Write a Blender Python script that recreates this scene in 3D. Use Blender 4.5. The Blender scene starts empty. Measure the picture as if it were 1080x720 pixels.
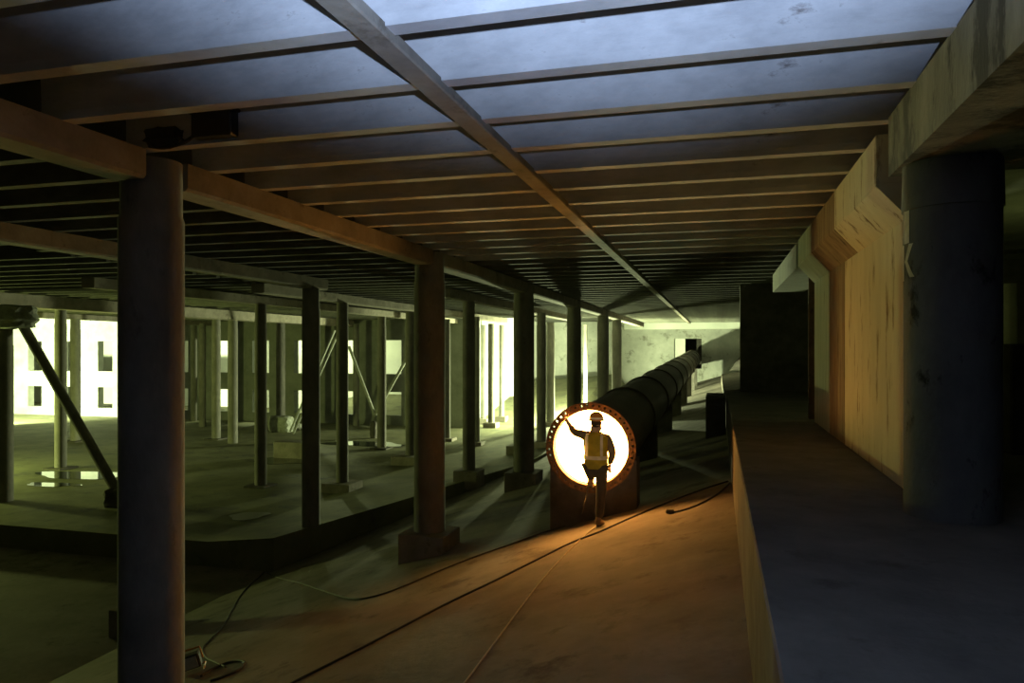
import bpy, bmesh, math, random
from mathutils import Vector, Matrix
random.seed(7)
SC = bpy.context.scene
COL = SC.collection
PI = math.pi

# ------------------------------------------------------------------ camera model
F = 780.0; VX = 757.0; HY = 368.0
PSI = math.atan((VX - 540) / F); CS = math.cos(PSI); SN = math.sin(PSI)

def ray(px, py):
    """direction of unit camera depth through a photo pixel"""
    u = (px - 540) / F; v = -(py - HY) / F
    return Vector((-SN + CS * u, CS + SN * u, v))
def at(px, py, d): return ray(px, py) * d
def at_X(px, X):                       # plan point on the line X = const seen at column px
    r = ray(px, HY); k = X / r.x
    return (X, r.y * k)

# floor heights -----------------------------------------------------------------
CURB = 0.22; LEDGE = -1.2; CEIL = 2.3; JB = 1.79; GB = 1.53
def zR(x): return max(-5.3, -2.16 + 0.30 * (x - CURB))
EDGE = [(15.4, -10.15), (20.0, -8.5), (26.0, -6.6), (34.0, -6.3), (70.0, -6.3)]
def edge_x(y):
    for (y0, x0), (y1, x1) in zip(EDGE, EDGE[1:]):
        if y <= y1: return x0 + (x1 - x0) * (y - y0) / (y1 - y0)
    return EDGE[-1][1]
def zL(x, y):
    if x <= -12: z = -4.7
    elif x <= -7.76: z = -4.7 + (x + 12) / 4.24 * 0.5
    else: z = -4.2 + (x + 7.76) * 0.09
    b = min(max((y - 44) / 14, 0), 1) * min(max((x + 30) / 4, 0), 1) * min(max((-6.3 - x) / 2, 0), 1)
    return z + 2.2 * b
def floor_z(x, y):
    if x > CURB: return LEDGE
    if y >= 15.4 and x <= edge_x(y): return zL(x, y)
    return zR(x)
def on_floor(px, py):
    r = ray(px, py); d = 2.0
    while d < 80:
        p = r * d
        if p.z <= floor_z(p.x, p.y): return Vector((p.x, p.y, floor_z(p.x, p.y)))
        d += 0.01
    return r * 60

# ------------------------------------------------------------------ materials
def new_mat(name):
    m = bpy.data.materials.new(name); m.use_nodes = True
    nt = m.node_tree; b = nt.nodes['Principled BSDF']
    return m, nt, b
def plain(name, c, rough=0.6, metal=0.0, var=0.15, scale=12.0):
    m, nt, b = new_mat(name)
    tc = nt.nodes.new('ShaderNodeTexCoord'); no = nt.nodes.new('ShaderNodeTexNoise')
    no.inputs['Scale'].default_value = scale; no.inputs['Detail'].default_value = 4
    nt.links.new(tc.outputs['Object'], no.inputs['Vector'])
    r = nt.nodes.new('ShaderNodeValToRGB')
    r.color_ramp.elements[0].position = 0.3; r.color_ramp.elements[1].position = 0.7
    r.color_ramp.elements[0].color = tuple(x * (1 - var) for x in c) + (1,)
    r.color_ramp.elements[1].color = tuple(min(1, x * (1 + var)) for x in c) + (1,)
    nt.links.new(no.outputs['Fac'], r.inputs['Fac']); nt.links.new(r.outputs['Color'], b.inputs['Base Color'])
    b.inputs['Roughness'].default_value = rough; b.inputs['Metallic'].default_value = metal
    return m
def concrete(name, c0, c1, scale=2.0, stretch=(1, 1, 1), stain=None, stain_pos=(0.62, 0.72), stain_scale=None, bump=0.25, rough=0.85):
    m, nt, b = new_mat(name); N = nt.nodes; L = nt.links
    tc = N.new('ShaderNodeTexCoord'); mp = N.new('ShaderNodeMapping')
    mp.inputs['Scale'].default_value = stretch; L.new(tc.outputs['Object'], mp.inputs['Vector'])
    n1 = N.new('ShaderNodeTexNoise'); n1.inputs['Scale'].default_value = scale; n1.inputs['Detail'].default_value = 8; n1.inputs['Roughness'].default_value = 0.65
    L.new(mp.outputs['Vector'], n1.inputs['Vector'])
    r1 = N.new('ShaderNodeValToRGB'); r1.color_ramp.elements[0].position = 0.32; r1.color_ramp.elements[1].position = 0.68
    r1.color_ramp.elements[0].color = c0 + (1,); r1.color_ramp.elements[1].color = c1 + (1,)
    L.new(n1.outputs['Fac'], r1.inputs['Fac'])
    out = r1.outputs['Color']
    if stain:
        n2 = N.new('ShaderNodeTexNoise'); n2.inputs['Scale'].default_value = stain_scale or scale * 1.7; n2.inputs['Detail'].default_value = 6
        n2.inputs['Roughness'].default_value = 0.7
        L.new(mp.outputs['Vector'], n2.inputs['Vector'])
        r2 = N.new('ShaderNodeValToRGB'); r2.color_ramp.elements[0].position = stain_pos[0]; r2.color_ramp.elements[1].position = stain_pos[1]
        L.new(n2.outputs['Fac'], r2.inputs['Fac'])
        mx = N.new('ShaderNodeMix'); mx.data_type = 'RGBA'
        L.new(r2.outputs['Color'], mx.inputs['Factor']); L.new(out, mx.inputs['A']); mx.inputs['B'].default_value = stain + (1,)
        out = mx.outputs['Result']
    L.new(out, b.inputs['Base Color'])
    n3 = N.new('ShaderNodeTexNoise'); n3.inputs['Scale'].default_value = scale * 9; n3.inputs['Detail'].default_value = 6
    L.new(mp.outputs['Vector'], n3.inputs['Vector'])
    bp = N.new('ShaderNodeBump'); bp.inputs['Strength'].default_value = bump; bp.inputs['Distance'].default_value = 0.02
    L.new(n3.outputs['Fac'], bp.inputs['Height']); L.new(bp.outputs['Normal'], b.inputs['Normal'])
    b.inputs['Roughness'].default_value = rough; b.inputs['Specular IOR Level'].default_value = .12
    return m
def emit(name, c, s):
    m, nt, b = new_mat(name)
    b.inputs['Base Color'].default_value = c + (1,)
    b.inputs['Emission Color'].default_value = c + (1,); b.inputs['Emission Strength'].default_value = s
    return m

M = {}
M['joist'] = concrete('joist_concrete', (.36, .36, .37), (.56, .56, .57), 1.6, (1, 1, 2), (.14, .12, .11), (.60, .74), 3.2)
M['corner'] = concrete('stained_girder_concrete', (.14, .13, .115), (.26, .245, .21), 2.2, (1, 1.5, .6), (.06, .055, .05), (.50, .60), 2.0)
M['shadejoist'] = concrete('shaded_joist_concrete', (.10, .10, .09), (.20, .20, .18), 1.6, (1, 1, 2))  # joist concrete darkened in colour to stand for shade over left and far bays
M['girder'] = concrete('girder_concrete', (.20, .18, .155), (.34, .31, .265), 2.0, (1, 1, 1), (.13, .11, .09), (.58, .70), 3)
M['column'] = concrete('column_concrete', (.15, .145, .135), (.27, .26, .235), 2.2, (1, 1, .5), (.12, .11, .10), (.60, .72), 2.5)
M['darkcol'] = concrete('stained_column_concrete', (.10, .10, .10), (.17, .17, .165), 2.4, (1, 1, .6), (.035, .035, .035), (.58, .66), 3.2)
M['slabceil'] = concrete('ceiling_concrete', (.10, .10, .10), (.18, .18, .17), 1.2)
M['ramp'] = concrete('ramp_concrete', (.17, .15, .135), (.29, .265, .235), 0.9, (1, 1, 1), (.12, .10, .09), (.55, .68), 1.4, 0.35, 0.8)
M['slab'] = concrete('slab_concrete', (.14, .14, .088), (.26, .26, .165), 0.6, (1, 1, 1), (.10, .10, .09), (.55, .70), 0.9, 0.3, 0.7)
M['ledge'] = concrete('ledge_concrete', (.14, .132, .125), (.23, .215, .20), 1.8, (1, 1, 1), (.12, .11, .10), (.58, .70), 2.5, 0.3)
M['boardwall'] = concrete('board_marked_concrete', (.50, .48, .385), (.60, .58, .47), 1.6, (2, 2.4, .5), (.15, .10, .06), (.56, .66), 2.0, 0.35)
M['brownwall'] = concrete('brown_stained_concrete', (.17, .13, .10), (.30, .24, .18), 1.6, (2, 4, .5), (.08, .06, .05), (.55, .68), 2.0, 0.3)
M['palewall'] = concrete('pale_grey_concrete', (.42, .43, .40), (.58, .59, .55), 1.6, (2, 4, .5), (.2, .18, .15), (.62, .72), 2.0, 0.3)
M['backwall'] = concrete('back_wall_concrete', (.34, .35, .33), (.54, .55, .52), 0.6, (1, 1, 1), (.22, .22, .19), (.56, .66), 1.1, 0.3)
M['facade'] = concrete('facade_concrete', (.20, .21, .19), (.32, .33, .30), 0.8, (1, 1, 1))
M['white'] = concrete('whitewashed_concrete', (.72, .74, .70), (.82, .84, .80), 0.8)
M['rough'] = concrete('rough_concrete', (.24, .25, .22), (.46, .48, .43), 5.0, bump=0.9)
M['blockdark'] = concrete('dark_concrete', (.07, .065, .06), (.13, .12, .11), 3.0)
M['rust'] = concrete('rusted_steel', (.11, .065, .04), (.20, .12, .07), 5.0, (1, .4, 1), (.05, .035, .03), (.55, .7), 6, 0.4, 0.7)
M['pipe'] = concrete('dark_painted_steel', (.055, .047, .04), (.10, .085, .07), 3.0, (1, .3, 1), (.14, .08, .05), (.6, .75), 4, 0.2, 0.55)
M['pipein'] = concrete('pipe_lining', (.60, .50, .38), (.74, .64, .50), 3.0)
M['steel'] = plain('weathered_steel', (.30, .31, .28), 0.5, 0.3)
M['rubber'] = plain('black_rubber', (.022, .02, .018), 0.6)
M['rope'] = plain('pale_rope', (.55, .47, .36), 0.8)
M['blackmetal'] = plain('black_metal', (.03, .028, .026), 0.6)
M['orangemetal'] = plain('orange_paint', (.55, .22, .06), 0.5)
M['glass'] = plain('dull_glass', (.35, .38, .36), 0.15)
M['paint'] = plain('white_paint', (.80, .78, .70), 0.7)
M['skin'] = plain('skin', (.45, .29, .21), 0.6)
M['jacket'] = plain('jacket_cloth', (.15, .11, .07), 0.9)
M['vest'] = plain('vest_cloth', (.55, .45, .05), 0.85)
M['trousers'] = plain('trouser_cloth', (.05, .042, .036), 0.9)
M['reflective'] = plain('reflective_tape', (.85, .82, .70), 0.4)
M['boot'] = plain('boot_leather', (.22, .14, .08), 0.7)
M['sole'] = plain('boot_sole', (.04, .035, .03), 0.8)
M['helmet'] = plain('helmet_plastic', (.50, .22, .05), 0.4)
M['hair'] = plain('hair', (.03, .02, .015), 0.8)
M['lamp_glass'] = emit('work_lamp_glow', (1.0, .44, .085), 46)
mw, nt, b = new_mat('puddle_water')
b.inputs['Base Color'].default_value = (.03, .035, .03, 1); b.inputs['Roughness'].default_value = 0.03
b.inputs['IOR'].default_value = 1.33
M['water'] = mw
M['damp'] = plain('damp_film', (.20, .20, .15), 0.35)

# ------------------------------------------------------------------ mesh helpers
def obj(name, bm, m, parent=None, loc=None, smooth=False):
    bmesh.ops.recalc_face_normals(bm, faces=bm.faces)
    me = bpy.data.meshes.new(name); bm.to_mesh(me); bm.free()
    if smooth:
        for p in me.polygons: p.use_smooth = True
    o = bpy.data.objects.new(name, me); COL.objects.link(o)
    me.materials.append(M[m] if isinstance(m, str) else m)
    if loc: o.location = loc
    if parent: o.parent = parent
    return o
def smooth_by_angle(o, deg=40):
    me = o.data; bm = bmesh.new(); bm.from_mesh(me)
    for f in bm.faces: f.smooth = True
    for e in bm.edges:
        if len(e.link_faces) == 2 and e.calc_face_angle() > math.radians(deg): e.smooth = False
    bm.to_mesh(me); bm.free()
def empty(name, loc, rz=0):
    o = bpy.data.objects.new(name, None); COL.objects.link(o); o.location = loc; o.rotation_euler[2] = rz; o.empty_display_size = .2
    return o
def tag(o, label=None, cat=None, group=None, kind=None):
    if label: o['label'] = label
    if cat: o['category'] = cat
    if group: o['group'] = group
    if kind: o['kind'] = kind
    return o
def struct(o, label=None):
    o['kind'] = 'structure'
    if label: o['label'] = label
    return o
def box(bm, x0, x1, y0, y1, z0, z1, bevel=0.0):
    r = bmesh.ops.create_cube(bm, size=1.0)
    vs = r['verts']
    for v in vs:
        v.co = Vector(((x0 + x1) / 2 + v.co.x * (x1 - x0), (y0 + y1) / 2 + v.co.y * (y1 - y0), (z0 + z1) / 2 + v.co.z * (z1 - z0)))
    if bevel > 0:
        es = list({e for v in vs for e in v.link_edges})
        bmesh.ops.bevel(bm, geom=es, offset=bevel, segments=1, affect='EDGES', profile=0.5)
    return vs
def bx(x0, x1, y0, y1, z0, z1, bevel=0.0):
    bm = bmesh.new(); box(bm, x0, x1, y0, y1, z0, z1, bevel); return bm
def prism(bm, pts, axis, a, b_):
    """pts: 2-D outline; extruded along axis ('x','y','z') from a to b_"""
    def P(p, t):
        if axis == 'x': return (t, p[0], p[1])
        if axis == 'y': return (p[0], t, p[1])
        return (p[0], p[1], t)
    v0 = [bm.verts.new(P(p, a)) for p in pts]; v1 = [bm.verts.new(P(p, b_)) for p in pts]
    bm.faces.new(v0); bm.faces.new(list(reversed(v1)))
    n = len(pts)
    for i in range(n): bm.faces.new((v0[i], v1[i], v1[(i + 1) % n], v0[(i + 1) % n]))
def lathe(bm, prof, seg=32, c=(0, 0, 0), axis='z', close=True):
    """prof: list of (radius, height); closed ends"""
    rings = []
    for r, h in prof:
        ring = []
        for i in range(seg):
            a = 2 * PI * i / seg
            if axis == 'z': p = (c[0] + r * math.cos(a), c[1] + r * math.sin(a), c[2] + h)
            else: p = (c[0] + r * math.cos(a), c[1] + h, c[2] + r * math.sin(a))
            ring.append(bm.verts.new(p))
        rings.append(ring)
    for A, B in zip(rings, rings[1:]):
        for i in range(seg): bm.faces.new((A[i], A[(i + 1) % seg], B[(i + 1) % seg], B[i]))
    if close:
        bm.faces.new(rings[0]); bm.faces.new(list(reversed(rings[-1])))
    else:
        A, B = rings[-1], rings[0]
        for i in range(seg): bm.faces.new((A[i], A[(i + 1) % seg], B[(i + 1) % seg], B[i]))
def catmull(pts, n=8):
    P = [Vector(p) for p in pts]; P = [P[0] * 2 - P[1]] + P + [P[-1] * 2 - P[-2]]
    out = []
    for i in range(1, len(P) - 2):
        for k in range(n):
            t = k / n; a, b, c, d = P[i - 1], P[i], P[i + 1], P[i + 2]
            out.append(0.5 * ((2 * b) + (c - a) * t + (2 * a - 5 * b + 4 * c - d) * t * t + (-a + 3 * b - 3 * c + d) * t ** 3))
    out.append(P[-2]); return out
def tube(bm, pts, r, seg=8):
    pts = [Vector(p) for p in pts]; rings = []
    up = Vector((0, 0, 1))
    for i, p in enumerate(pts):
        t = (pts[min(i + 1, len(pts) - 1)] - pts[max(i - 1, 0)]).normalized()
        s = t.cross(up)
        if s.length < 1e-3: s = t.cross(Vector((1, 0, 0)))
        s.normalize(); w = s.cross(t)
        rr = r[i] if isinstance(r, (list, tuple)) else r
        rings.append([bm.verts.new(p + s * rr * math.cos(2 * PI * k / seg) + w * rr * math.sin(2 * PI * k / seg)) for k in range(seg)])
    for A, B in zip(rings, rings[1:]):
        for k in range(seg): bm.faces.new((A[k], A[(k + 1) % seg], B[(k + 1) % seg], B[k]))
    bm.faces.new(rings[0]); bm.faces.new(list(reversed(rings[-1])))
def lump(bm, c, sx, sy, sz, seed=0, amp=0.12):
    rnd = random.Random(seed)
    r = bmesh.ops.create_icosphere(bm, subdivisions=3, radius=1.0)
    for v in r['verts']:
        q = v.co.copy(); m = max(abs(q.x), abs(q.y), abs(q.z))
        q = q.lerp(q / m, 0.62)
        n = 1 + amp * (math.sin(5 * q.x + seed) * math.cos(4 * q.y + 2 * seed) + math.sin(7 * q.z + seed)) * .5 + rnd.uniform(-1, 1) * amp * .35
        v.co = Vector((c[0] + q.x * sx * n, c[1] + q.y * sy * n, c[2] + q.z * sz * n))

# ------------------------------------------------------------------ floors
bm = bmesh.new()
xs = [-62, -30, -14] + [-10.25 + i * (10.47 / 12) for i in range(13)]
ys = [-4, 0, 4, 8, 12, 16, 20, 26, 34, 44, 54, 64]
rnd = random.Random(3)
g = [[bm.verts.new((x, y, zR(x))) for x in xs] for y in ys]
for j in range(len(ys) - 1):
    for i in range(len(xs) - 1): bm.faces.new((g[j][i], g[j][i + 1], g[j + 1][i + 1], g[j + 1][i]))
struct(obj('floor', bm, 'ramp'))
# raised slab on the left with its edge
bm = bmesh.new()
ysl = [15.4, 16.5, 18, 20, 22, 24, 26, 30, 34, 40, 44, 48, 53, 58, 64]
xbr = [-62, -45, -30, -26, -20, -16, -12, -10.15, -9.6, -9.0, -8.5, -7.76, -7.2]
rows = []
for y in ysl:
    xr = edge_x(y); row = []
    for x in xbr: row.append(min(x, xr - 0.001 * (xbr.index(x) * -1 + 14)))
    row.append(xr)
    rows.append([bm.verts.new((x, y, zL(x, y))) for x in row])
for A, B in zip(rows, rows[1:]):
    for i in range(len(A) - 1): bm.faces.new((A[i], A[i + 1], B[i + 1], B[i]))
low = {}
def lowv(v):
    if v not in low: low[v] = bm.verts.new((v.co.x, v.co.y, -5.7))
    return low[v]
for A, B in zip(rows, rows[1:]): bm.faces.new((A[-1], B[-1], lowv(B[-1]), lowv(A[-1])))
for i in range(len(rows[0]) - 1): bm.faces.new((rows[0][i], rows[0][i + 1], lowv(rows[0][i + 1]), lowv(rows[0][i])))
struct(obj('floor_slab', bm, 'slab'))
# ledge on the right
struct(obj('floor_ledge', bx(CURB, 14, -4, 22.2, -6.2, LEDGE, 0.012), 'ledge'))

# ------------------------------------------------------------------ ceiling
struct(obj('ceiling', bx(-62, 14, -4, 64, CEIL, CEIL + .3), 'slabceil'))

ORD = ['first', 'second', 'third', 'fourth', 'fifth', 'sixth', 'seventh', 'eighth', 'ninth', 'tenth', 'eleventh', 'twelfth',
       'thirteenth', 'fourteenth', 'fifteenth', 'sixteenth']
JS = 0.865; JW = 0.13; XT = -1.86
d0 = 4.12; Y0 = (d0 + XT * SN) / CS                 # first joist seen at the top of the picture
JX1 = 1.50
def joist_mesh(x0, x1):
    bm = bmesh.new(); w = JW
    prism(bm, [(0, JB), (w, JB), (w + .015, JB + .06), (w + .03, CEIL + .02), (-.03, CEIL + .02), (-.015, JB + .06)], 'x', x0, x1)
    return bm
first = None
n = 0
yy = Y0 - 3 * JS
while yy < 52:
    if first is None:
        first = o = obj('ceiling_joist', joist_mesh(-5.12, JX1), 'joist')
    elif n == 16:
        first = o = obj('ceiling_joist', joist_mesh(-5.12, JX1), 'shadejoist')
    else:
        o = first.copy(); COL.objects.link(o)
    o.location = (0, yy, 0)
    k = n - 2
    if k < 0:
        tag(o, 'pale blue-lit concrete ceiling joist at the very top edge of the photo', 'joist', 'joists over the middle bay')
    elif k < 5:
        tag(o, 'blue-lit concrete ceiling joist, %s from the top edge of the photo' % ORD[k], 'joist', 'joists over the middle bay')
    elif k < 14:
        tag(o, 'dim concrete ceiling joist with orange-lit underside, %s from the top edge of the photo' % ORD[k], 'joist', 'joists over the middle bay')
    else:
        tag(o, 'dark distant concrete joist across the ceiling above the long pipe', 'joist', 'far joists over the middle bay')
    n += 1; yy += JS
def left_bay(x0, x1, ya, yb, off, label, group):
    f = None; y = ya
    while y < yb:
        if f is None: f = o = obj('ceiling_joist', joist_mesh(x0, x1), 'shadejoist')
        else: o = f.copy(); COL.objects.link(o)
        o.location = (0, y, 0); tag(o, label, 'joist', group); y += JS
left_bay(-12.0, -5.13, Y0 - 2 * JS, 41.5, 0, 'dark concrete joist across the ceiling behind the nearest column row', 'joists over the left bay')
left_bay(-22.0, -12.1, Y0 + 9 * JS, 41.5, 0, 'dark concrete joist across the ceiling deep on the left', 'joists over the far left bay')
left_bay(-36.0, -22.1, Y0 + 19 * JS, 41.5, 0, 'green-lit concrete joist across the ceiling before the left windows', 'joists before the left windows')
# thin cross strip under the joists, running away
o = obj('ceiling_beam', bx(XT - .085, XT + .085, 0, 52.2, JB - .05, JB + .03, .01), 'girder')
tag(o, 'thin straight concrete strip crossing under all the middle joists toward the far wall', 'beam')

# girders ------------------------------------------------------------------------
def girder(x, w, y0, y1, zb, zt, label, group=None, mat='girder', z_off=0):
    bm = bmesh.new()
    prism(bm, [(x - w / 2 + .03, zb), (x + w / 2 - .03, zb), (x + w / 2, zb + .03), (x + w / 2, zt), (x - w / 2, zt), (x - w / 2, zb + .03)], 'y', y0, y1)
    return tag(obj('girder', bm, mat), label, 'girder', group)
R1X = -5.126
R1Y = [at_X(p, R1X)[1] for p in (160, 453, 552.5, 605.5, 636)]
cr = .285
ends = [(-1.2, R1Y[0] - .272)] + [(a + .272, b - .272) for a, b in zip(R1Y, R1Y[1:])] + [(R1Y[-1] + .272, 52)]
glab = ['brown concrete girder entering at the left edge, ending at the nearest thick column',
        'brown concrete girder running from the nearest thick column to the second thick column',
        'dark concrete girder between the second and third thick columns',
        'dark concrete girder just past the third thick column',
        'dark concrete girder above the end of the dark column row, left of the pipe',
        'short distant girder beyond the last dark column beside the pipe']
for (a, b_), l in zip(ends, glab): girder(R1X, .36, a, b_, GB, JB + .005, l)
girder(-7.76, .34, 20.5, 41.8, GB, JB + .005, 'dark girder over the slim columns just behind the nearest row')
girder(-9.9, .34, 4, 17.2, GB, JB + .005, 'dark girder over the two dark columns standing left of the second thick column')
girder(-12.1, .40, 17.6, 41.8, GB, JB + .005, 'dark girder lit along its underside above the block-footed column in mid left')
girder(-15.2, .40, 15, 41.8, GB, JB + .005, 'dim girder above the yellow-lit slim column in the middle left')
girder(-22.1, .45, 12, 41.8, GB - .15, JB + .005, 'wide dark girder above the propped column at the left edge')
girder(-25.0, .45, 21, 41.8, GB, JB + .005, 'dim girder above the slim columns in front of the left windows')
girder(-32.2, .45, 27, 41.8, GB, JB + .005, 'green-lit girder farthest left, close before the bright windows')

# right support: near girder, then wall with haunches --------------------------------
bm = bmesh.new()
pl = [(1.28, -3.0), (1.28, 6.33), (2.6, 6.28), (2.6, -3.0)]
prism(bm, pl, 'z', 1.335, 1.80)
tag(obj('girder', bm, 'corner'), 'massive stained concrete girder overhead in the top right corner', 'girder')
o = obj('ceiling_panel', bx(2.62, 9, -3, 6.0, 1.38, 1.6), 'slabceil'); tag(o, 'dark flat soffit panel right of the massive corner girder', 'panel')
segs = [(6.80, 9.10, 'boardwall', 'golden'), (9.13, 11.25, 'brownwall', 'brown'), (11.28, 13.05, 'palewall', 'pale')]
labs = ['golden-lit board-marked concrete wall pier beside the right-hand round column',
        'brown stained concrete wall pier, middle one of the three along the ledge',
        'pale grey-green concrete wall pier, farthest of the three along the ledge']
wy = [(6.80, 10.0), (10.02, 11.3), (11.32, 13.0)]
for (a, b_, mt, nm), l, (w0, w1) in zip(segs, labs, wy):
    r = empty('wall_pier', (1.8, (w0 + w1) / 2, LEDGE)); tag(r, l, 'wall pier', None)
    def put(name, bm, m):
        o = obj(name, bm, m); o.parent = r; o.matrix_parent_inverse = Matrix.Translation(-Vector(r.location)); return o
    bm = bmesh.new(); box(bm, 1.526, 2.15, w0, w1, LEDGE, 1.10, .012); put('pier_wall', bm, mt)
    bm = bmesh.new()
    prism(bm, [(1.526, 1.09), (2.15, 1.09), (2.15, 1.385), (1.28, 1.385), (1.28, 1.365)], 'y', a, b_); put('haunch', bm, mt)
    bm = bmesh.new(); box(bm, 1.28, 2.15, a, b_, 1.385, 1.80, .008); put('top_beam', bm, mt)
o = obj('girder', bx(1.28, 2.0, 13.4, 18.9, 1.37, 1.80, .01), 'palewall'); tag(o, 'pale girder end above the dark opening at the far end of the ledge', 'girder')
o = obj('steel_post', bx(1.50, 1.62, 13.55, 13.67, LEDGE, 1.37, .01), 'rust'); tag(o, 'thin brown post at the end of the wall piers', 'post')
# dark screen wall at the end of the ledge
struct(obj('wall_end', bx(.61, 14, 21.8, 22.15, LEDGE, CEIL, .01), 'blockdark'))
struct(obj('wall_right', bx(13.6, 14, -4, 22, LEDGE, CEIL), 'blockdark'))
o = obj('parapet_wall', bx(3.2, 10.5, 9.6, 9.9, LEDGE, .06, .02), 'blockdark'); tag(o, 'low black wall in the gloom right of the round column', 'low wall')

# right column with painted letter -------------------------------------------------
cx, cy, rc = 1.63, 6.0, .312
r = tag(empty('concrete_column', (cx, cy, LEDGE)), 'thick dark-stained round column with white painted letter on the right ledge', 'column')
bm = bmesh.new(); lathe(bm, [(rc + .0, 0), (rc, .02), (rc, 2.2), (rc + .012, 2.205), (rc + .012, 2.22), (rc + .006, 2.535)], 48)
o = obj('shaft', bm, 'darkcol', r); smooth_by_angle(o)
vd = math.atan2(-cy, -cx)                           # towards the camera
def mark(polys, name, lab):
    bm = bmesh.new(); R_ = rc + .004
    for pts in polys:
        # pts: quad (theta degrees from view direction to the left, z)
        nn = 5
        (a0, z0), (a1, z1), (a2, z2), (a3, z3) = pts
        L_ = [(a0 + (a3 - a0) * t / nn, z0 + (z3 - z0) * t / nn) for t in range(nn + 1)]
        Q_ = [(a1 + (a2 - a1) * t / nn, z1 + (z2 - z1) * t / nn) for t in range(nn + 1)]
        vv = []
        for (aa, za), (ab, zb_) in zip(L_, Q_):
            pa = vd - math.radians(aa); pb = vd - math.radians(ab)
            vv.append((bm.verts.new((R_ * math.cos(pa), R_ * math.sin(pa), za)), bm.verts.new((R_ * math.cos(pb), R_ * math.sin(pb), zb_))))
        for (p, q), (s, t) in zip(vv, vv[1:]): bm.faces.new((p, q, t, s))
    bmesh.ops.solidify(bm, geom=bm.faces[:], thickness=.002)
    o = obj(name, bm, 'paint', r); o['label'] = lab; return o
def zz(py): return (HY - py) / F * 5.38 - LEDGE
mark([((72, zz(257)), (57, zz(257)), (57, zz(222)), (72, zz(222)))], 'painted_bar', 'white painted upright bar')
mark([((79, zz(296)), (73, zz(296)), (73, zz(258)), (79, zz(258))),
      ((70, zz(277)), (62, zz(277)), (49, zz(258)), (58, zz(258))),
      ((70, zz(275)), (62, zz(275)), (47, zz(293)), (56, zz(293)))], 'painted_letter', 'white painted letter K')

# ------------------------------------------------------------------ columns
def column(x, y, rad, ztop, label, plinth=None, plate=False, mat='column', zbase=None, cap=False, group=None, collar=True):
    zb = floor_z(x, y) if zbase is None else zbase
    r = tag(empty('concrete_column', (x, y, zb)), label, 'column', group)
    h = ztop - zb; s0 = 0
    if plinth:
        w, ph = plinth
        lo = min(floor_z(x + sx * w / 2, y + sy * w / 2) for sx in (-1, 1) for sy in (-1, 1)) - zb - .05
        obj('plinth', bx(-w / 2, w / 2, -w / 2, w / 2, lo, ph, .015), 'girder', r); s0 = ph - .02
    if plate:
        w = rad * 4
        obj('base_plate', bx(-w / 2, w / 2, -w / 2, w / 2, -.05, .06, .01), 'blockdark', r)
        s0 = .03
    bm = bmesh.new()
    lathe(bm, [(rad, s0 - .04), (rad, h - .55), (rad * (.94 if collar else 1), h - .5), (rad * (.94 if collar else 1), h)], 40)
    o = obj('shaft', bm, mat, r); smooth_by_angle(o)
    return r
# nearest row
ths = ['thickest round concrete column in the left foreground, cut by the bottom edge',
       'second thick round column on a square plinth, left of the glowing pipe',
       'third round column of the nearest row, dark, just left of the glowing pipe mouth',
       'fourth round column of the nearest row, dark, rising behind the pipe rim',
       'fifth round column of the nearest row, dark against the glare behind the pipe']
for i, (y, l) in enumerate(zip(R1Y, ths)):
    column(R1X, y, cr if i < 3 else .265, JB - .04 if i == 0 else JB - .02, l, (.88, .42))
x, y = at_X(650.5, R1X); column(R1X, y, .25, GB, 'yellow-lit round column farthest along the nearest row, touching the pipe top', (.7, .3))
# second row
def colpx(px, X, rad, label, **k):
    x, y = at_X(px, X); return column(x, y, rad, GB, label, **k)
colpx(494.5, -7.76, .205, 'slim dark round column on a low block, between the second and third thick columns', plinth=(.8, .3))
colpx(548, -7.76, .205, 'slim column mostly hidden behind the third thick column', plinth=(.9, .3))
colpx(571, -7.2, .20, 'yellow-green lit slim column just right of the third thick column', plinth=(.7, .25))
# third row
colpx(150, -10.4, .25, 'column hidden behind the thickest foreground column, only its plinth showing', plinth=(.8, .5))
colpx(328, -9.9, .225, 'tall black round column at the edge of the raised slab, left of the second thick column')
colpx(361, -12.0, .195, 'black round column on a square block, second to the right of the tall black column', plinth=(1.0, .3))
colpx(433, -12.15, .21, 'dark column peeking out behind the left side of the second thick column', plinth=(1.2, .35))
colpx(471.5, -13.4, .17, 'yellow-edged slim column just right of the second thick column', plinth=(.8, .15))
colpx(275, -15.1, .2, 'slim dark round column on a thin plate, left of the tall black column', plate=True)
colpx(402.5, -15.3, .21, 'yellow-lit slim column on a thin plate standing beside a puddle', plate=True)
x, y = at_X(4, -21.3); column(x, y, .26, .66, 'dark propped column at the left edge under a rough concrete bracket')
colpx(64, -24.9, .215, 'dark slim column on a plate beside the bright puddle on the left', plate=True)
colpx(79.5, -31.5, .24, 'olive slim column on a plate just right of the puddle column', plate=True)
colpx(228, -25.2, .22, 'green-lit slim column with a bright left edge, left of the dark plate column', plate=True)
colpx(245.5, -23.4, .24, 'dark olive slim column right beside the green-lit column')
x, y = at_X(296, -24.2); column(x, y, .26, GB, 'yellow-green column rising out of a rough concrete block', zbase=floor_z(x, y) + .86)
for px, X, rad, l in ((213.5, -30.0, .2, 'pale green distant column, rightmost of the three near the foreground column'),
                      (205, -33.0, .2, 'pale green distant column, middle of the three near the foreground column'),
                      (196, -35.0, .2, 'pale green distant column, leftmost of the three near the foreground column'),
                      (345.5, -24.0, .21, 'dim olive distant column between the two black columns'),
                      (387, -21.3, .19, 'dim distant column left of the yellow-lit column, behind the v-shaped braces'),
                      (421.5, -19.5, .16, 'thin dark distant column against the light, right of the yellow-lit column')):
    x, y = at_X(px, X); column(x, min(y, 41.0), rad, GB, l)
colpx(509.5, -14.2, .17, 'thin dark far column in the glare right of the slim block-footed column', plinth=(.7, .3))
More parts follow.
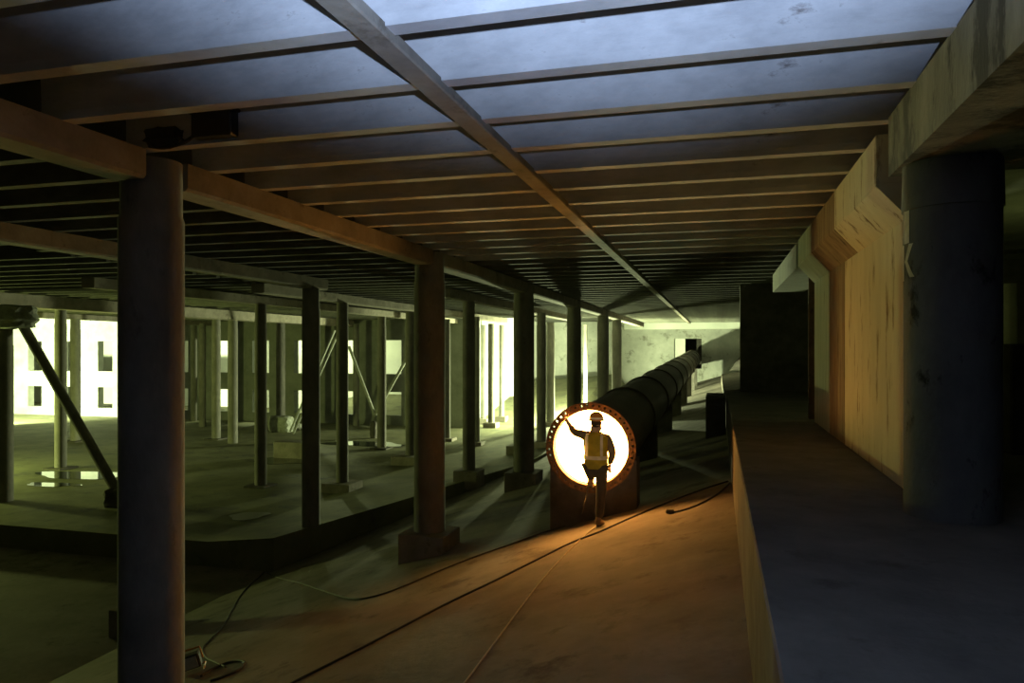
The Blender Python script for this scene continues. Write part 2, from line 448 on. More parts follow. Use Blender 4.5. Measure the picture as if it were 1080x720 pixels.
colpx(518, -13.1, .2, 'white overlit far column on a block in the glare', plinth=(.8, .3))
colpx(529, -13.2, .17, 'thin dark far column in the glare left of the third thick column', plinth=(.7, .3))
colpx(580.5, -9.2, .24, 'white overlit far column left of the pipe rim', plinth=(.7, .2))
colpx(617.5, -8.0, .13, 'thin white overlit far column between two dark columns behind the pipe', plinth=(.6, .2))
colpx(503, -11.0, .14, 'yellow-edged far column touching the slim block-footed column', plinth=(.6, .2))

# braces and rough blocks ------------------------------------------------------------
c5 = Vector((at_X(4, -21.3)[0], at_X(4, -21.3)[1], 0))
bm = bmesh.new()
lump(bm, (c5.x + .35, c5.y - .1, 1.0), .85, .5, .37, 3)
tag(obj('concrete_bracket', bm, 'rough'), 'rough concrete bracket around the top of the column at the left edge', 'bracket')
def brace(p, q, rad, label, mat='steel'):
    bm = bmesh.new(); tube(bm, [p, q], rad, 12)
    return tag(obj('diagonal_brace', bm, mat), label, 'brace')
dq = 23.2
p0 = at(20, 336, dq); p1 = at(127, 487, dq - 1.0)
brace(p0, Vector((p1.x, p1.y, floor_z(p1.x, p1.y) + .25)), .15, 'thick diagonal brace from the left edge bracket down to the floor', 'column')
bm = bmesh.new(); lump(bm, (p1.x, p1.y, floor_z(p1.x, p1.y) + .25), .35, .35, .35, 5)
tag(obj('brace_footing', bm, 'blockdark'), 'dark lumpy footing at the foot of the thick brace, beside the foreground column', 'footing')
x, y = at_X(296, -24.2); xb, yb = at_X(302, -24.0); yb -= .5
bm = bmesh.new(); lump(bm, (xb, yb, floor_z(xb, yb) + .42), .70, .5, .48, 8, .08)
tag(obj('concrete_block', bm, 'rough'), 'rough pale concrete block at the foot of the yellow-green column', 'block')
dB = CS * y - SN * x
p = at(306, 455, dB - 1); q = at(353, 348, dB - 1.0)
brace(p, q, .07, 'pale double brace leaning right from the rough block, upper tube')
p = at(309, 458, dB - 1.3); q = at(356, 353, dB - 1.3)
brace(p, q, .06, 'pale double brace leaning right from the rough block, lower tube')
xb, yb = at_X(394.5, -17.5); f = floor_z(xb, yb); dv = CS * yb - SN * xb
bm = bmesh.new(); lump(bm, (xb, yb, f + .4), .18, .2, .5, 9, .08)
tag(obj('brace_footing', bm, 'blockdark'), 'dark upright footing where the v-shaped braces meet', 'footing')
brace(at(395, 437, dv), at(368, 365, dv), .08, 'left arm of the v-shaped pair of braces')
brace(at(396, 437, dv), at(430, 376, dv), .08, 'right arm of the v-shaped pair of braces')
# dark low block left of the rough block
pA = on_floor(286, 484)
bm = bx(pA.x - .1, pA.x + 1.4, pA.y + .3, pA.y + 1.1, pA.z - .02, pA.z + .7, .03)
tag(obj('concrete_block', bm, 'girder'), 'low grey concrete block in the water below the rough block', 'block')

# puddles -----------------------------------------------------------------------------
def puddle(px, py, rx, ry, label, seed, m='water'):
    rnd = random.Random(seed); c = on_floor(px, py); bm = bmesh.new(); vs = []
    ph = [rnd.uniform(0, 6.3) for _ in range(4)]
    for i in range(48):
        a = 2 * PI * i / 48; k = 1 + .16 * math.sin(2 * a + ph[0]) + .12 * math.sin(3 * a + ph[1]) + .08 * math.sin(5 * a + ph[2])
        x, y = c.x + rx * k * math.cos(a), c.y + ry * k * math.sin(a)
        vs.append(bm.verts.new((x, y, c.z + .006)))
    f = bm.faces.new(vs); r = bmesh.ops.extrude_face_region(bm, geom=[f])
    for v in r['geom']:
        if isinstance(v, bmesh.types.BMVert): v.co.z += .006
    tag(obj('puddle', bm, m), label, 'puddle')
puddle(88, 501, 1.7, .9, 'still puddle reflecting the bright windows at the left', 1)
puddle(55, 511, 1.0, .35, 'narrow strip of water in front of the bright left puddle', 2)
puddle(385, 468, 1.8, 1.0, 'dark puddle behind the yellow-lit slim column', 3)
puddle(300, 486, 1.2, 1.0, 'small puddle beside the low grey block', 4)
puddle(262, 544, .55, .45, 'small pale wet patch on the slab left of the tall black column', 6, 'damp')

# ------------------------------------------------------------------ walls far away
def wall_openings(name, y, th, xspec, zb, zt, mat, openings):
    """solid wall in plane Y with rectangular openings (x0,x1,z0,z1) cut out by a grid"""
    x0, x1 = xspec
    xs_ = sorted({x0, x1} | {o[0] for o in openings} | {o[1] for o in openings})
    zs_ = sorted({zb, zt} | {o[2] for o in openings} | {o[3] for o in openings})
    bm = bmesh.new()
    def solid(i, j):
        if i < 0 or j < 0 or i >= len(xs_) - 1 or j >= len(zs_) - 1: return False
        cx_, cz_ = (xs_[i] + xs_[i + 1]) / 2, (zs_[j] + zs_[j + 1]) / 2
        return not any(o[0] < cx_ < o[1] and o[2] < cz_ < o[3] for o in openings)
    V = {}
    def v(i, j, k):
        if (i, j, k) not in V: V[(i, j, k)] = bm.verts.new((xs_[i], y + th * k, zs_[j]))
        return V[(i, j, k)]
    for i in range(len(xs_) - 1):
        for j in range(len(zs_) - 1):
            if not solid(i, j): continue
            bm.faces.new((v(i, j, 0), v(i + 1, j, 0), v(i + 1, j + 1, 0), v(i, j + 1, 0)))
            bm.faces.new((v(i, j, 1), v(i, j + 1, 1), v(i + 1, j + 1, 1), v(i + 1, j, 1)))
            if not solid(i - 1, j): bm.faces.new((v(i, j, 0), v(i, j + 1, 0), v(i, j + 1, 1), v(i, j, 1)))
            if not solid(i + 1, j): bm.faces.new((v(i + 1, j, 0), v(i + 1, j, 1), v(i + 1, j + 1, 1), v(i + 1, j + 1, 0)))
            if not solid(i, j - 1): bm.faces.new((v(i, j, 0), v(i, j, 1), v(i + 1, j, 1), v(i + 1, j, 0)))
            if not solid(i, j + 1): bm.faces.new((v(i, j + 1, 0), v(i + 1, j + 1, 0), v(i + 1, j + 1, 1), v(i, j + 1, 1)))
    return struct(obj(name, bm, mat))
op = []
for k in range(11):
    xo = -51.0 + k * 3.1
    op.append((xo, xo + 1.25, -1.55, .55))
    op.append((xo, xo + 1.25, -4.1, -2.65))
wall_openings('wall_left', 42.0, .5, (-60, -14.6), -5.0, CEIL, 'facade', op)
struct(obj('wall_back_left', bx(-60, -14, 52, 52.4, -5.0, CEIL), 'white'))
struct(obj('wall_side', bx(-15.0, -14.6, 42.5, 62, -5.0, CEIL), 'white'))
struct(obj('wall_far_left', bx(-62.4, -62, 0, 64, -6, CEIL), 'white'))
# back wall with the doorway the pipe passes
def X_at_Y(px, Y): r_ = ray(px, HY); return r_.x / r_.y * Y
BY = 62.0
dx0, dx1 = X_at_Y(711, BY), X_at_Y(740, BY)
dB = CS * BY - SN * dx0
zt_ = (HY - 357) / F * dB
wall_openings('wall_back', BY, .6, (-14.6, 14), -5.5, CEIL, 'backwall', [(dx0, dx1, -1.6, zt_)])
struct(obj('trim_1', bx(-7.5, 14, BY - .25, BY, 1.62, 2.25, .02), 'white'))
# door jamb panel inside the doorway
o = obj('door_1', bx(dx0, X_at_Y(722.5, BY), BY + .25, BY + .33, -1.6, zt_), 'white'); struct(o)
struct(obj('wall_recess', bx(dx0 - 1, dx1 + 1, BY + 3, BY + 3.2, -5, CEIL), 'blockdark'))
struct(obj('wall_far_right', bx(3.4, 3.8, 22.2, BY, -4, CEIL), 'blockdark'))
# low things beyond the ledge on the right
o = obj('concrete_block', bx(-.30, .20, 19.7, 21.4, zR(-.3) - .05, -1.22, .02), 'blockdark'); tag(o, 'black block standing against the far end of the ledge', 'block')
bm = bmesh.new(); ya, yb2 = 40, 52
prism(bm, [(CURB, zR(CURB) - .3), (3.2, zR(CURB) - .3), (3.2, -1.15), (CURB, -1.65)], 'y', 30, 50)
tag(obj('concrete_step', bm, 'ramp'), 'green-lit sloping concrete step beside the far end of the pipe', 'step')
bm = bmesh.new(); prism(bm, [(.75, -1.4), (3.2, -1.2), (3.2, -.35), (1.5, -.35)], 'y', 50.2, 50.6)
tag(obj('slanted_panel', bm, 'blockdark'), 'dark slanted panel on the step in front of the far wall', 'panel')

# ------------------------------------------------------------------ pipe
px_, py_, pz_ = -1.993, 11.9, -1.60
RISE = .0166; L = 50.0
def build_pipe():
    root = tag(empty('steel_pipe', (px_, py_, pz_)), 'huge dark steel pipe running back to the far wall, its mouth glowing orange', 'pipe')
    root.rotation_euler = (math.atan(RISE), 0, 0)
    bm = bmesh.new()
    lathe(bm, [(.645, .05), (.645, L), (.615, L), (.615, .05)], 72, axis='y', close=False)
    bm.faces.ensure_lookup_table()
    o = obj('pipe_wall', bm, 'pipe', root); smooth_by_angle(o)
    o.data.materials.append(M['pipein'])
    for p in o.data.polygons:
        c = p.center
        if math.hypot(c.x, c.z) < .618: p.material_index = 1
    # mouth flange with bolt holes
    def flange(y0, y1, ri, ro, holes, hr):
        bm = bmesh.new(); mid = .5 * (ri + ro) + .012; K = 16
        for kk in range(holes):
            a0 = 2 * PI * kk / holes; a1 = 2 * PI * (kk + 1) / holes; am = (a0 + a1) / 2
            outl = []
            for t in range(5): outl.append((ro, a0 + (a1 - a0) * t / 4))
            for t in range(1, 4): outl.append((ro + (ri - ro) * t / 4, a1))
            for t in range(5): outl.append((ri, a1 + (a0 - a1) * t / 4))
            for t in range(1, 4): outl.append((ri + (ro - ri) * t / 4, a0))
            O = [(r_ * math.cos(a), r_ * math.sin(a)) for r_, a in outl]
            c = (mid * math.cos(am), mid * math.sin(am))
            H = []
            for (ox, oz) in O:
                dx, dz = ox - c[0], oz - c[1]; l = math.hypot(dx, dz); H.append((c[0] + dx / l * hr, c[1] + dz / l * hr))
            n_ = len(O)
            vo0 = [bm.verts.new((p[0], y0, p[1])) for p in O]; vo1 = [bm.verts.new((p[0], y1, p[1])) for p in O]
            vh0 = [bm.verts.new((p[0], y0, p[1])) for p in H]; vh1 = [bm.verts.new((p[0], y1, p[1])) for p in H]
            for i in range(n_):
                j = (i + 1) % n_
                bm.faces.new((vo0[i], vo0[j], vh0[j], vh0[i])); bm.faces.new((vo1[j], vo1[i], vh1[i], vh1[j]))
                bm.faces.new((vh0[i], vh0[j], vh1[j], vh1[i]))
                if i < 4 or 8 <= i < 12: bm.faces.new((vo0[j], vo0[i], vo1[i], vo1[j]))
        bmesh.ops.remove_doubles(bm, verts=bm.verts, dist=1e-5)
        return bm
    fl = obj('mouth_flange', flange(0, .055, .612, .738, 44, .021), 'rust', root); fl['label'] = 'rust-brown flange ring with bolt holes'
    y = 4.6; k = 0
    while y < L - 1:
        bm = bmesh.new(); lathe(bm, [(.64, y - .05), (.685, y - .05), (.685, y + .05), (.64, y + .05)], 64, axis='y', close=False)
        o = obj('pipe_joint', bm, 'pipe', root); smooth_by_angle(o); y += 4.6
    bm = bmesh.new(); lathe(bm, [(.64, L - .5), (.70, L - .5), (.70, L), (.64, L)], 64, axis='y', close=False)
    o = obj('end_collar', bm, 'pipe', root)
    return root
build_pipe()
# saddles carrying it
sl = ['dark concrete saddle right under the pipe mouth', 'dark concrete saddle under the pipe, next behind the mouth saddle']
k = 0; y = py_ + .25
while y < 60:
    zc = pz_ + RISE * (y - py_); r_ = .655
    hw = .72 if k == 0 else .55
    pts = [(px_ - hw, zR(px_ - hw) - .06), (px_ + hw, zR(px_ + hw) - .06), (px_ + hw, zc - .22)]
    aL = [(px_ + r_ * math.cos(a), zc + r_ * math.sin(a)) for a in [(-.34 * 1.0) - t * (PI - .68) / 16 for t in range(17)]]
    pts += aL if hw > .64 else [q for q in aL if abs(q[0] - px_) < hw - .02]
    pts += [(px_ - hw, zc - .22)]
    if hw < .64: pts = [p for p in pts if not (abs(abs(p[0] - px_) - hw) < 1e-6 and p[1] > zc - .3)] ; pts = pts[:2] + [(px_ + hw, zc - .36)] + pts[2:] + [(px_ - hw, zc - .36)]
    bm = bmesh.new(); prism(bm, pts, 'y', y, y + (.5 if k == 0 else .4))
    tag(obj('pipe_saddle', bm, 'blockdark'), sl[k] if k < 2 else 'dark concrete saddle under the distant part of the pipe', 'saddle', 'saddles under the pipe')
    k += 1; y += 6.2
# lamp inside the pipe
lr = tag(empty('work_lamp', (px_, py_ + .16, pz_ + RISE * .16)), 'blazing orange-white work lamp filling the pipe mouth behind the worker', 'lamp')
bm = bmesh.new(); lathe(bm, [(.600, -.02), (.606, .0), (.50, .2), (.16, .34)], 48, axis='y'); obj('lamp_housing', bm, 'blackmetal', lr)
bm = bmesh.new(); lathe(bm, [(.596, -.035), (.600, -.022)], 48, axis='y'); obj('lamp_lens', bm, 'lamp_glass', lr)
for sx in (-.25, .25):
    bm = bmesh.new(); tube(bm, [(sx, .12, -.35), (sx, .12, -.56)], .02); obj('lamp_foot', bm, 'blackmetal', lr)

# ------------------------------------------------------------------ cables
def cable(pxs, rad, mat, name, label, cat, lift=0.0, extra=None):
    pts = [on_floor(*p) for p in pxs]
    sm = catmull(pts, 10)
    sm = [Vector((p.x, p.y, floor_z(p.x, p.y) + rad * .9)) for p in sm]
    if extra: sm = catmull(extra + [sm[0]], 8) + sm[1:]
    bm = bmesh.new(); tube(bm, sm, rad, 8)
    return tag(obj(name, bm, mat, smooth=True), label, cat)
pf = Vector((px_ - .03, py_ - .06, -2.20))
cable([(612, 545), (596, 555), (570, 563), (540, 574), (500, 588), (460, 604), (420, 621), (392, 630), (370, 632), (345, 625), (318, 616), (295, 610), (281, 603)],
      .013, 'rubber', 'cable', 'black cable hanging from the pipe lip and running left across the ramp', 'cable',
      extra=[pf + Vector((0, .1, .03)), pf, pf + Vector((-.01, -.05, -.15)), pf + Vector((-.07, -.1, -.38))])
cable([(768, 508), (740, 517), (700, 532), (660, 549), (633, 561), (600, 574), (560, 594), (520, 614), (470, 638), (420, 664), (370, 690), (320, 715), (300, 726)],
      .014, 'rubber', 'cable', 'long black cable crossing the orange-lit ramp to the bottom edge', 'cable')
c = cable([(770, 510), (756, 522), (738, 532), (722, 538), (709, 541)], .012, 'rubber', 'cable', 'short black cable ending in a plug on the ramp right of the pipe', 'cable')
pp = on_floor(707.5, 541.5)
bm = bx(-.07, .05, -.035, .035, 0, .06, .012); o = obj('plug', bm, 'rubber', c); o.location = pp
cable([(279, 603), (266, 615), (254, 628), (244, 645), (236, 660), (222, 675), (214, 684), (217, 694), (226, 699), (238, 704)],
      .013, 'rubber', 'cable', 'black cable curving down the ramp toward the small lamp by the foreground column', 'cable')
cable([(212, 714), (225, 706), (243, 699), (257, 699), (252, 707), (235, 715), (222, 719)], .016, 'rubber', 'cable', 'looped black cable beside the small lamp at the bottom left', 'cable')
cable([(628, 556), (610, 571), (585, 597), (560, 627), (530, 667), (505, 701), (485, 728)], .009, 'rope', 'rope', 'thin pale line stretched down the ramp from the worker to the bottom edge', 'rope')
# small flood lamp near foreground column
q = on_floor(203, 708)
r = tag(empty('flood_lamp', (q.x, q.y, q.z), .5), 'small unlit flood lamp lying on the ramp beside the foreground column', 'lamp')
r.rotation_euler = (.1, -.25, .5)
bm = bx(-.14, .14, -.06, .06, .05, .24, .015); obj('housing', bm, 'blackmetal', r)
bm = bx(-.11, .11, -.068, -.058, .07, .22, .004); obj('lens', bm, 'glass', r)
bm = bmesh.new(); tube(bm, [(-.17, 0, .15), (-.17, 0, .30), (.17, 0, .30), (.17, 0, .15)], .014); obj('handle', bm, 'orangemetal', r)
bm = bmesh.new(); tube(bm, [(-.15, -.10, .0), (-.15, .12, .015), (.15, .12, .015), (.15, -.10, .0)], .014); obj('stand', bm, 'orangemetal', r)
# black box hanging at the joist
yj = [Y0 + k * JS for k in range(-3, 8)]
jb = min(yj, key=lambda v: abs(v - (6.45 + -4.2 * SN) / CS))
r = tag(empty('junction_box', (-4.15, jb, JB)), 'black box with broken bracket fixed to a joist above the foreground column', 'box')
bm = bx(-.20, .20, -.13, -.012, .02, .24, .012); box(bm, -.23, .23, -.14, -.03, .225, .255, .006); obj('housing', bm, 'blackmetal', r)
bm = bmesh.new(); lump(bm, (-.52, -.07, .06), .17, .07, .09, 4, .2); obj('broken_bracket', bm, 'blackmetal', r)
bm = bmesh.new(); tube(bm, catmull([(-.68, -.06, .0), (-.5, -.08, -.03), (-.3, -.08, .0), (-.19, -.07, .06)], 6), .018); obj('pipe_stub', bm, 'blackmetal', r)

# ------------------------------------------------------------------ the worker
def skinned(name, verts, edges, radii, root, mat, sub=2, parent=None):
    me = bpy.data.meshes.new(name + '_src'); me.from_pydata([tuple(v) for v in verts], edges, []); me.update()
    ob = bpy.data.objects.new(name + '_src', me); COL.objects.link(ob)
    sk = ob.modifiers.new('Skin', 'SKIN'); sk.use_smooth_shade = True; sk.branch_smoothing = .6
    lay = me.skin_vertices[0] if len(me.skin_vertices) else None
    if lay is None:
        bpy.context.view_layer.objects.active = ob
    lay = me.skin_vertices[0]
    for i, r in enumerate(radii):
        lay.data[i].radius = (r, r) if not isinstance(r, tuple) else r
        lay.data[i].use_root = (i == root)
    ss = ob.modifiers.new('Sub', 'SUBSURF'); ss.levels = sub; ss.render_levels = sub
    dg = bpy.context.evaluated_depsgraph_get(); dg.update()
    m2 = bpy.data.meshes.new_from_object(ob.evaluated_get(dg)); bpy.data.objects.remove(ob)
    bm = bmesh.new(); bm.from_mesh(m2); bpy.data.meshes.remove(m2)
    return bm
def merge(bms):
    out = bmesh.new()
    for b_ in bms:
        me = bpy.data.meshes.new('t'); b_.to_mesh(me); b_.free(); out.from_mesh(me); bpy.data.meshes.remove(me)
    return out
wx, wy_ = -1.80, 11.46
W = tag(empty('person', (wx, wy_, zR(wx))), 'person in helmet and yellow safety vest, back turned, reaching to the glowing pipe rim', 'person')
W.scale = (.965, .965, .965)
J = dict(pel=(-.03, .0, .97), spine=(-.03, .0, 1.18), chest=(-.02, .01, 1.38), neck=(-.03, .015, 1.53), head0=(-.03, .03, 1.62), head1=(-.03, .04, 1.72), head2=(-.03, .03, 1.79),
         ls=(-.20, .02, 1.47), le=(-.42, .17, 1.49), lw=(-.60, .34, 1.70), rs=(.16, .0, 1.46), re=(.245, -.03, 1.19), rw=(.18, .09, 1.01),
         lh=(-.11, .02, .93), lk=(-.15, .34, 1.03), la=(-.18, .40, .66), rh=(.065, .0, .92), rk=(.045, .03, .50), ra=(.02, .0, .10))
def chain(keys_r, edges):
    ks = [k for k, _ in keys_r]; return [J[k] for k in ks], [(ks.index(a), ks.index(b)) for a, b in edges], [r for _, r in keys_r]
J['lf'] = (-.19, .53, .60); J['rf'] = (.035, .14, .045)
J['lelb2'] = (-.50, .25, 1.585)
body = skinned('body', *chain([('pel', (.15, .11)), ('spine', (.14, .10)), ('chest', (.165, .11)), ('neck', .058), ('head0', (.070, .082)), ('head1', (.078, .098)), ('head2', (.055, .07)),
    ('ls', .07), ('le', .045), ('lw', .030), ('rs', .07), ('re', .045), ('rw', .030), ('lh', .095), ('lk', .06), ('la', .042), ('rh', .095), ('rk', .06), ('ra', .042), ('lf', .04), ('rf', .04)],
    [('pel', 'spine'), ('spine', 'chest'), ('chest', 'neck'), ('neck', 'head0'), ('head0', 'head1'), ('head1', 'head2'), ('chest', 'ls'), ('ls', 'le'), ('le', 'lw'), ('chest', 'rs'), ('rs', 're'), ('re', 'rw'),
     ('pel', 'lh'), ('lh', 'lk'), ('lk', 'la'), ('la', 'lf'), ('pel', 'rh'), ('rh', 'rk'), ('rk', 'ra'), ('ra', 'rf')]), 0, 'skin')
def hand(w, d, side, spread):
    """palm + 5 fingers: w wrist, d pointing direction, side = thumb direction, spread = palm width axis"""
    w = Vector(w); d = Vector(d).normalized(); s = Vector(spread).normalized(); nrm = d.cross(s).normalized()
    parts = []
    palm = [w, w + d * .045, w + d * .085]
    parts.append(skinned('palm', palm, [(0, 1), (1, 2)], [(.026, .020), (.040, .016), (.042, .014)], 0, 'skin', 1))
    for i, (off, ln) in enumerate(((-.032, .062), (-.011, .076), (.011, .082), (.032, .074))):
        b0 = w + d * .075 + s * off
        c1 = b0 + d * ln * .45 + nrm * .006; c2 = c1 + d * ln * .32 + nrm * .016; c3 = c2 + d * ln * .22 + nrm * .02
        parts.append(skinned('finger', [b0, c1, c2, c3], [(0, 1), (1, 2), (2, 3)], [.0098, .0092, .0085, .0072], 0, 'skin', 1))
    t0 = w + d * .03 + s * (.026 * side); t1 = t0 + (d * .5 + s * side * .8).normalized() * .038; t2 = t1 + (d * .85 + s * side * .35).normalized() * .032
    parts.append(skinned('thumb', [t0, t1, t2], [(0, 1), (1, 2)], [.012, .0105, .0085], 0, 'skin', 1))
    return parts
parts = [body]
parts += hand(J['lw'], (-.25, .18, .9), 1, (.85, .3, .2))
parts += hand(J['rw'], (-.12, .15, -.95), -1, (.5, .85, 0))
# face: nose, ears, brow
for c_, s_ in (((-.03, .135, 1.665), (.014, .022, .022)), ((-.108, .035, 1.665), (.012, .02, .032)), ((.048, .035, 1.665), (.012, .02, .032)), ((-.03, .115, 1.625), (.026, .012, .008)), ((-.03, .118, 1.695), (.045, .014, .008))):
    b_ = bmesh.new(); bmesh.ops.create_uvsphere(b_, u_segments=12, v_segments=8, radius=1.0)
    for v in b_.verts: v.co = Vector((c_[0] + v.co.x * s_[0], c_[1] + v.co.y * s_[1], c_[2] + v.co.z * s_[2]))
    parts.append(b_)
o = obj('body', merge(parts), 'skin', W, smooth=True)
# jacket
def inflate(keys): return [(k, tuple(x for x in r) if isinstance(r, tuple) else r) for k, r in keys]
J['jc'] = (-.03, 0, .95)
jk = skinned('jacket', *chain([('jc', (.165, .125)), ('spine', (.16, .12)), ('chest', (.18, .125)), ('neck', .07), ('ls', .085), ('le', .062), ('lelb2', .052), ('rs', .085), ('re', .065), ('rw', .045)],
    [('jc', 'spine'), ('spine', 'chest'), ('chest', 'neck'), ('chest', 'ls'), ('ls', 'le'), ('le', 'lelb2'), ('chest', 'rs'), ('rs', 're'), ('re', 'rw')]), 0, 'jacket')
obj('jacket', jk, 'jacket', W, smooth=True)
# trousers
tr = skinned('trousers', *chain([('pel', (.165, .13)), ('lh', .115), ('lk', .085), ('la', .066), ('rh', .115), ('rk', .082), ('ra', .07)],
    [('pel', 'lh'), ('lh', 'lk'), ('lk', 'la'), ('pel', 'rh'), ('rh', 'rk'), ('rk', 'ra')]), 0, 'trousers')
obj('trousers', tr, 'trousers', W, smooth=True)
# vest: lofted rings over the torso, open armholes at the shoulders
def ringloft(rings, n=32):
    bm = bmesh.new(); R_ = []
    for (cx_, cy_, cz_, a, b_, e) in rings:
        ring = []
        for i in range(n):
            t = 2 * PI * i / n; ct, st = math.cos(t), math.sin(t)
            ring.append(bm.verts.new((cx_ + a * math.copysign(abs(ct) ** e, ct), cy_ + b_ * math.copysign(abs(st) ** e, st), cz_ + (0 if len(R_) < len(rings) - 2 else -.03 * ct * ct))))
        R_.append(ring)
    for A, B in zip(R_, R_[1:]):
        for i in range(n): bm.faces.new((A[i], A[(i + 1) % n], B[(i + 1) % n], B[i]))
    bmesh.ops.solidify(bm, geom=bm.faces[:], thickness=.012)
    return bm
vest = obj('safety_vest', ringloft([(-.03, .0, .945, .185, .145, .85), (-.03, .0, 1.05, .185, .145, .85), (-.03, .0, 1.20, .186, .155, .85), (-.025, .0, 1.34, .205, .158, .8), (-.02, .005, 1.45, .205, .148, .8), (-.025, .01, 1.505, .16, .11, .85), (-.03, .012, 1.535, .09, .085, 1)]), 'vest', W, smooth=True)
def band(z0, z1, a, b_):
    return ringloft([(-.03, .0, z0, a, b_, .85), (-.03, .0, z1, a, b_, .85)])
def band2(z0, z1, a, b_):
    bm = bmesh.new(); n = 40; R_ = []
    for z in (z0, z1):
        R_.append([bm.verts.new((-.03 + a * math.copysign(abs(math.cos(2 * PI * i / n)) ** .85, math.cos(2 * PI * i / n)), b_ * math.copysign(abs(math.sin(2 * PI * i / n)) ** .85, math.sin(2 * PI * i / n)), z)) for i in range(n)])
    for i in range(n): bm.faces.new((R_[0][i], R_[0][(i + 1) % n], R_[1][(i + 1) % n], R_[1][i]))
    bmesh.ops.solidify(bm, geom=bm.faces[:], thickness=.006)
    return bm
o = obj('reflective_band', band2(1.095, 1.155, .196, .156), 'reflective', vest); o['label'] = 'pale reflective band around the waist'
for sx in (.085, -.155):
    bm = bmesh.new()
    prof = [(1.16, -.166), (1.30, -.170), (1.40, -.166), (1.46, -.152), (1.51, -.115)]
    vs = [(bm.verts.new((sx - .022, y, z)), bm.verts.new((sx + .022, y, z))) for z, y in prof]
    for (a, b1), (c_, d_) in zip(vs, vs[1:]): bm.faces.new((a, b1, d_, c_))
    bmesh.ops.solidify(bm, geom=bm.faces[:], thickness=.012)
    o = obj('reflective_strap', bm, 'reflective', vest); o['label'] = 'pale reflective strap over the shoulder blade'
# boots
def boot(ank, toe_dir, name='boot'):
    a = Vector(ank); d = Vector(toe_dir).normalized()
    sz = a.z - .10
    b_ = skinned('boot', [a + Vector((0, 0, .10)), a + Vector((0, 0, 0)) , a + Vector((0, 0, -.045)) - d * .03, a + Vector((0, 0, -.055)) + d * .07, a + Vector((0, 0, -.062)) + d * .155],
                 [(0, 1), (1, 2), (2, 3), (3, 4)], [.062, .056, (.048, .05), (.048, .046), (.044, .036)], 1, 'boot', 2)
    bo = obj('boot', b_, 'boot', W, smooth=True)
    s = Vector((d.y, -d.x, 0)); bm = bmesh.new(); outl = []
    for i in range(24):
        t = 2 * PI * i / 24; outl.append(a + d * (.06 + .125 * math.cos(t)) + s * (.05 * math.sin(t)))
    v0 = [bm.verts.new((p.x, p.y, sz)) for p in outl]; v1 = [bm.verts.new((p.x, p.y, sz + .025)) for p in outl]
    bm.faces.new(v0); bm.faces.new(list(reversed(v1)))
    for i in range(24): bm.faces.new((v0[i], v0[(i + 1) % 24], v1[(i + 1) % 24], v1[i]))
    so = obj('sole', bm, 'sole', bo)
boot((J['ra'][0], J['ra'][1], .115), (.25, 1, 0)); boot(J['la'], (-.05, 1, 0))
# helmet + hair
bm = bmesh.new(); lathe(bm, [(.118, 0), (.118, .03), (.112, .06), (.092, .10), (.055, .128), (.015, .138)], 32, c=(-.03, .035, 1.715))
for i in (-1, 0, 1): tube(bm, [(-.03 + i * .035, -.06, 1.80), (-.03 + i * .03, .0, 1.842), (-.03 + i * .03, .06, 1.845), (-.03 + i * .035, .12, 1.80)], .010, 6)
h = obj('helmet', bm, 'helmet', W, smooth=True)
bm = bmesh.new(); lathe(bm, [(.122, 0), (.135, .0), (.135, .012), (.12, .016)], 32, c=(-.03, .04, 1.708))
for v in bm.verts:
    if v.co.y > .06: v.co.y += .035 * (v.co.y - .04) / .1
obj('helmet_brim', bm, 'helmet', h, smooth=True)
bm = bmesh.new(); lathe(bm, [(.120, .022), (.1205, .022), (.1205, .05), (.117, .05)], 32, c=(-.03, .035, 1.715)); o = obj('helmet_stripe', bm, 'reflective', h); o['label'] = 'pale reflective stripe round the helmet'
bm = bmesh.new(); bmesh.ops.create_uvsphere(bm, u_segments=20, v_segments=12, radius=1)
for v in bm.verts: v.co = Vector((-.03 + v.co.x * .085, .012 + v.co.y * .075, 1.675 + v.co.z * .075))
obj('hair', bm, 'hair', W, smooth=True)

# ------------------------------------------------------------------ far right glimpse
x, y = at(1064, 340, 17).xy
column(x, y, .17, 1.5, 'small green-lit column glimpsed in the dark right of the round column', zbase=LEDGE, mat='column')

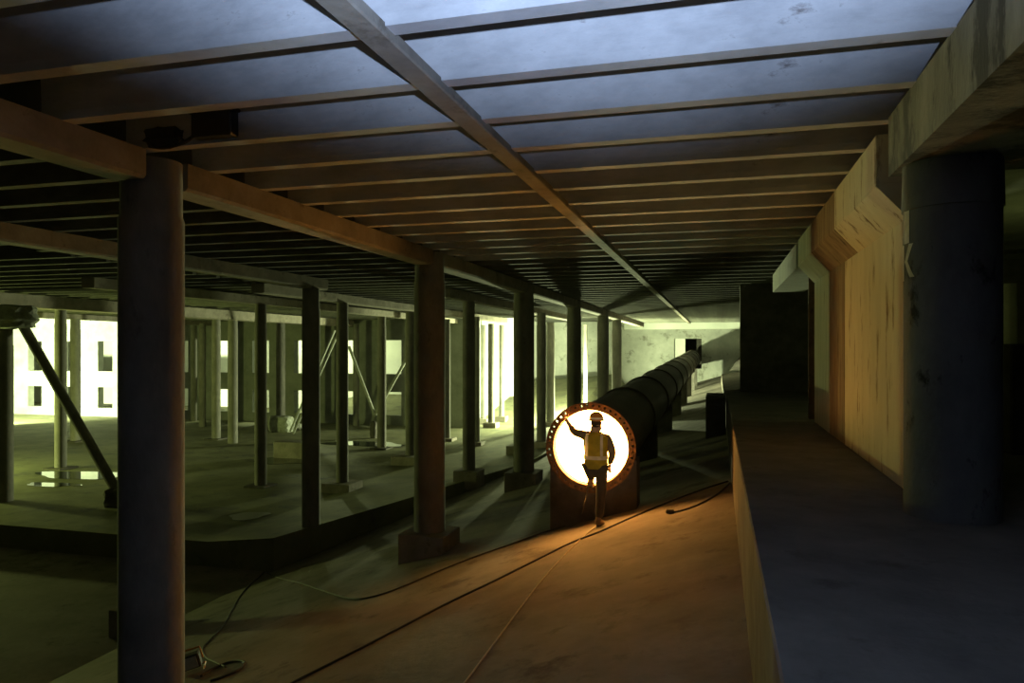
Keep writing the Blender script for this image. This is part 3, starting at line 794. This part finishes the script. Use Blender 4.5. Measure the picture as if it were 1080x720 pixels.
# ------------------------------------------------------------------ lights
def light(kind, name, loc, power, color, **k):
    l = bpy.data.lights.new(name, kind); l.energy = power; l.color = color
    for a, v in k.items(): setattr(l, a, v)
    o = bpy.data.objects.new(name, l); COL.objects.link(o); o.location = loc
    return o
def aim(o, t): o.rotation_euler = (Vector(t) - o.location).to_track_quat('-Z', 'Y').to_euler()
GREEN = (.84, 1.0, .26); GW = (.88, 1.0, .50)
s = light('SPOT', 'flash_light', (.3, -.25, .15), 2100, (.50, .67, 1.0), spot_size=math.radians(102), spot_blend=.41, shadow_soft_size=.03)
az, el = math.radians(-16), math.radians(62)
aim(s, s.location + Vector((math.sin(az) * math.cos(el), math.cos(az) * math.cos(el), math.sin(el))))
light('POINT', 'side_lamp', (-29, 19.0, -3.45), 2600, GREEN, shadow_soft_size=.12)
wl = light('SPOT', 'window_lamp', (-44, 31.5, -2.6), 42000, GW, spot_size=math.radians(100), spot_blend=.5, shadow_soft_size=.2)
aim(wl, (-46.5, 42, -1.6))
light('POINT', 'behind_window_lamp', (-29, 47, 0), 2200, GW, shadow_soft_size=.3)
light('POINT', 'rear_lamp', (-8.0, 44.5, -3.3), 16000, GW, shadow_soft_size=.2)
light('POINT', 'flash_spill', (.4, -.6, .5), 3.2, (.66, .78, 1.0), shadow_soft_size=.1)
wf = light('SPOT', 'worker_fill', (.5, -.2, .5), 1100, (1.0, .70, .38), spot_size=math.radians(9), spot_blend=.9, shadow_soft_size=.05)  # added fill light that brightens the worker's back, not a lamp of the place
aim(wf, (-1.85, 11.4, -1.5))
light('POINT', 'recess_lamp', (5.6, 13.2, .5), 40, GREEN, shadow_soft_size=.1)

w = bpy.data.worlds.new('World'); SC.world = w; w.use_nodes = True
w.node_tree.nodes['Background'].inputs['Color'].default_value = (.6, .7, 1.0, 1); w.node_tree.nodes['Background'].inputs['Strength'].default_value = 0.0

# ------------------------------------------------------------------ camera / view
cam = bpy.data.cameras.new('Camera'); co = bpy.data.objects.new('Camera', cam); COL.objects.link(co)
cam.sensor_width = 36; cam.lens = F / 1080 * 36; cam.shift_y = (HY - 360) / 1080
cam.clip_start = .05; cam.clip_end = 300
co.location = (0, 0, 0); co.rotation_euler = (PI / 2, 0, PSI)
SC.camera = co
SC.view_settings.view_transform = 'Standard'; SC.view_settings.look = 'None'
SC.view_settings.exposure = 0; SC.view_settings.gamma = 1; SC.view_settings.use_curve_mapping = False
try:
    SC.cycles.use_denoising = True
    SC.cycles.max_bounces = 6; SC.cycles.diffuse_bounces = 4; SC.cycles.sample_clamp_indirect = 8
except Exception: pass
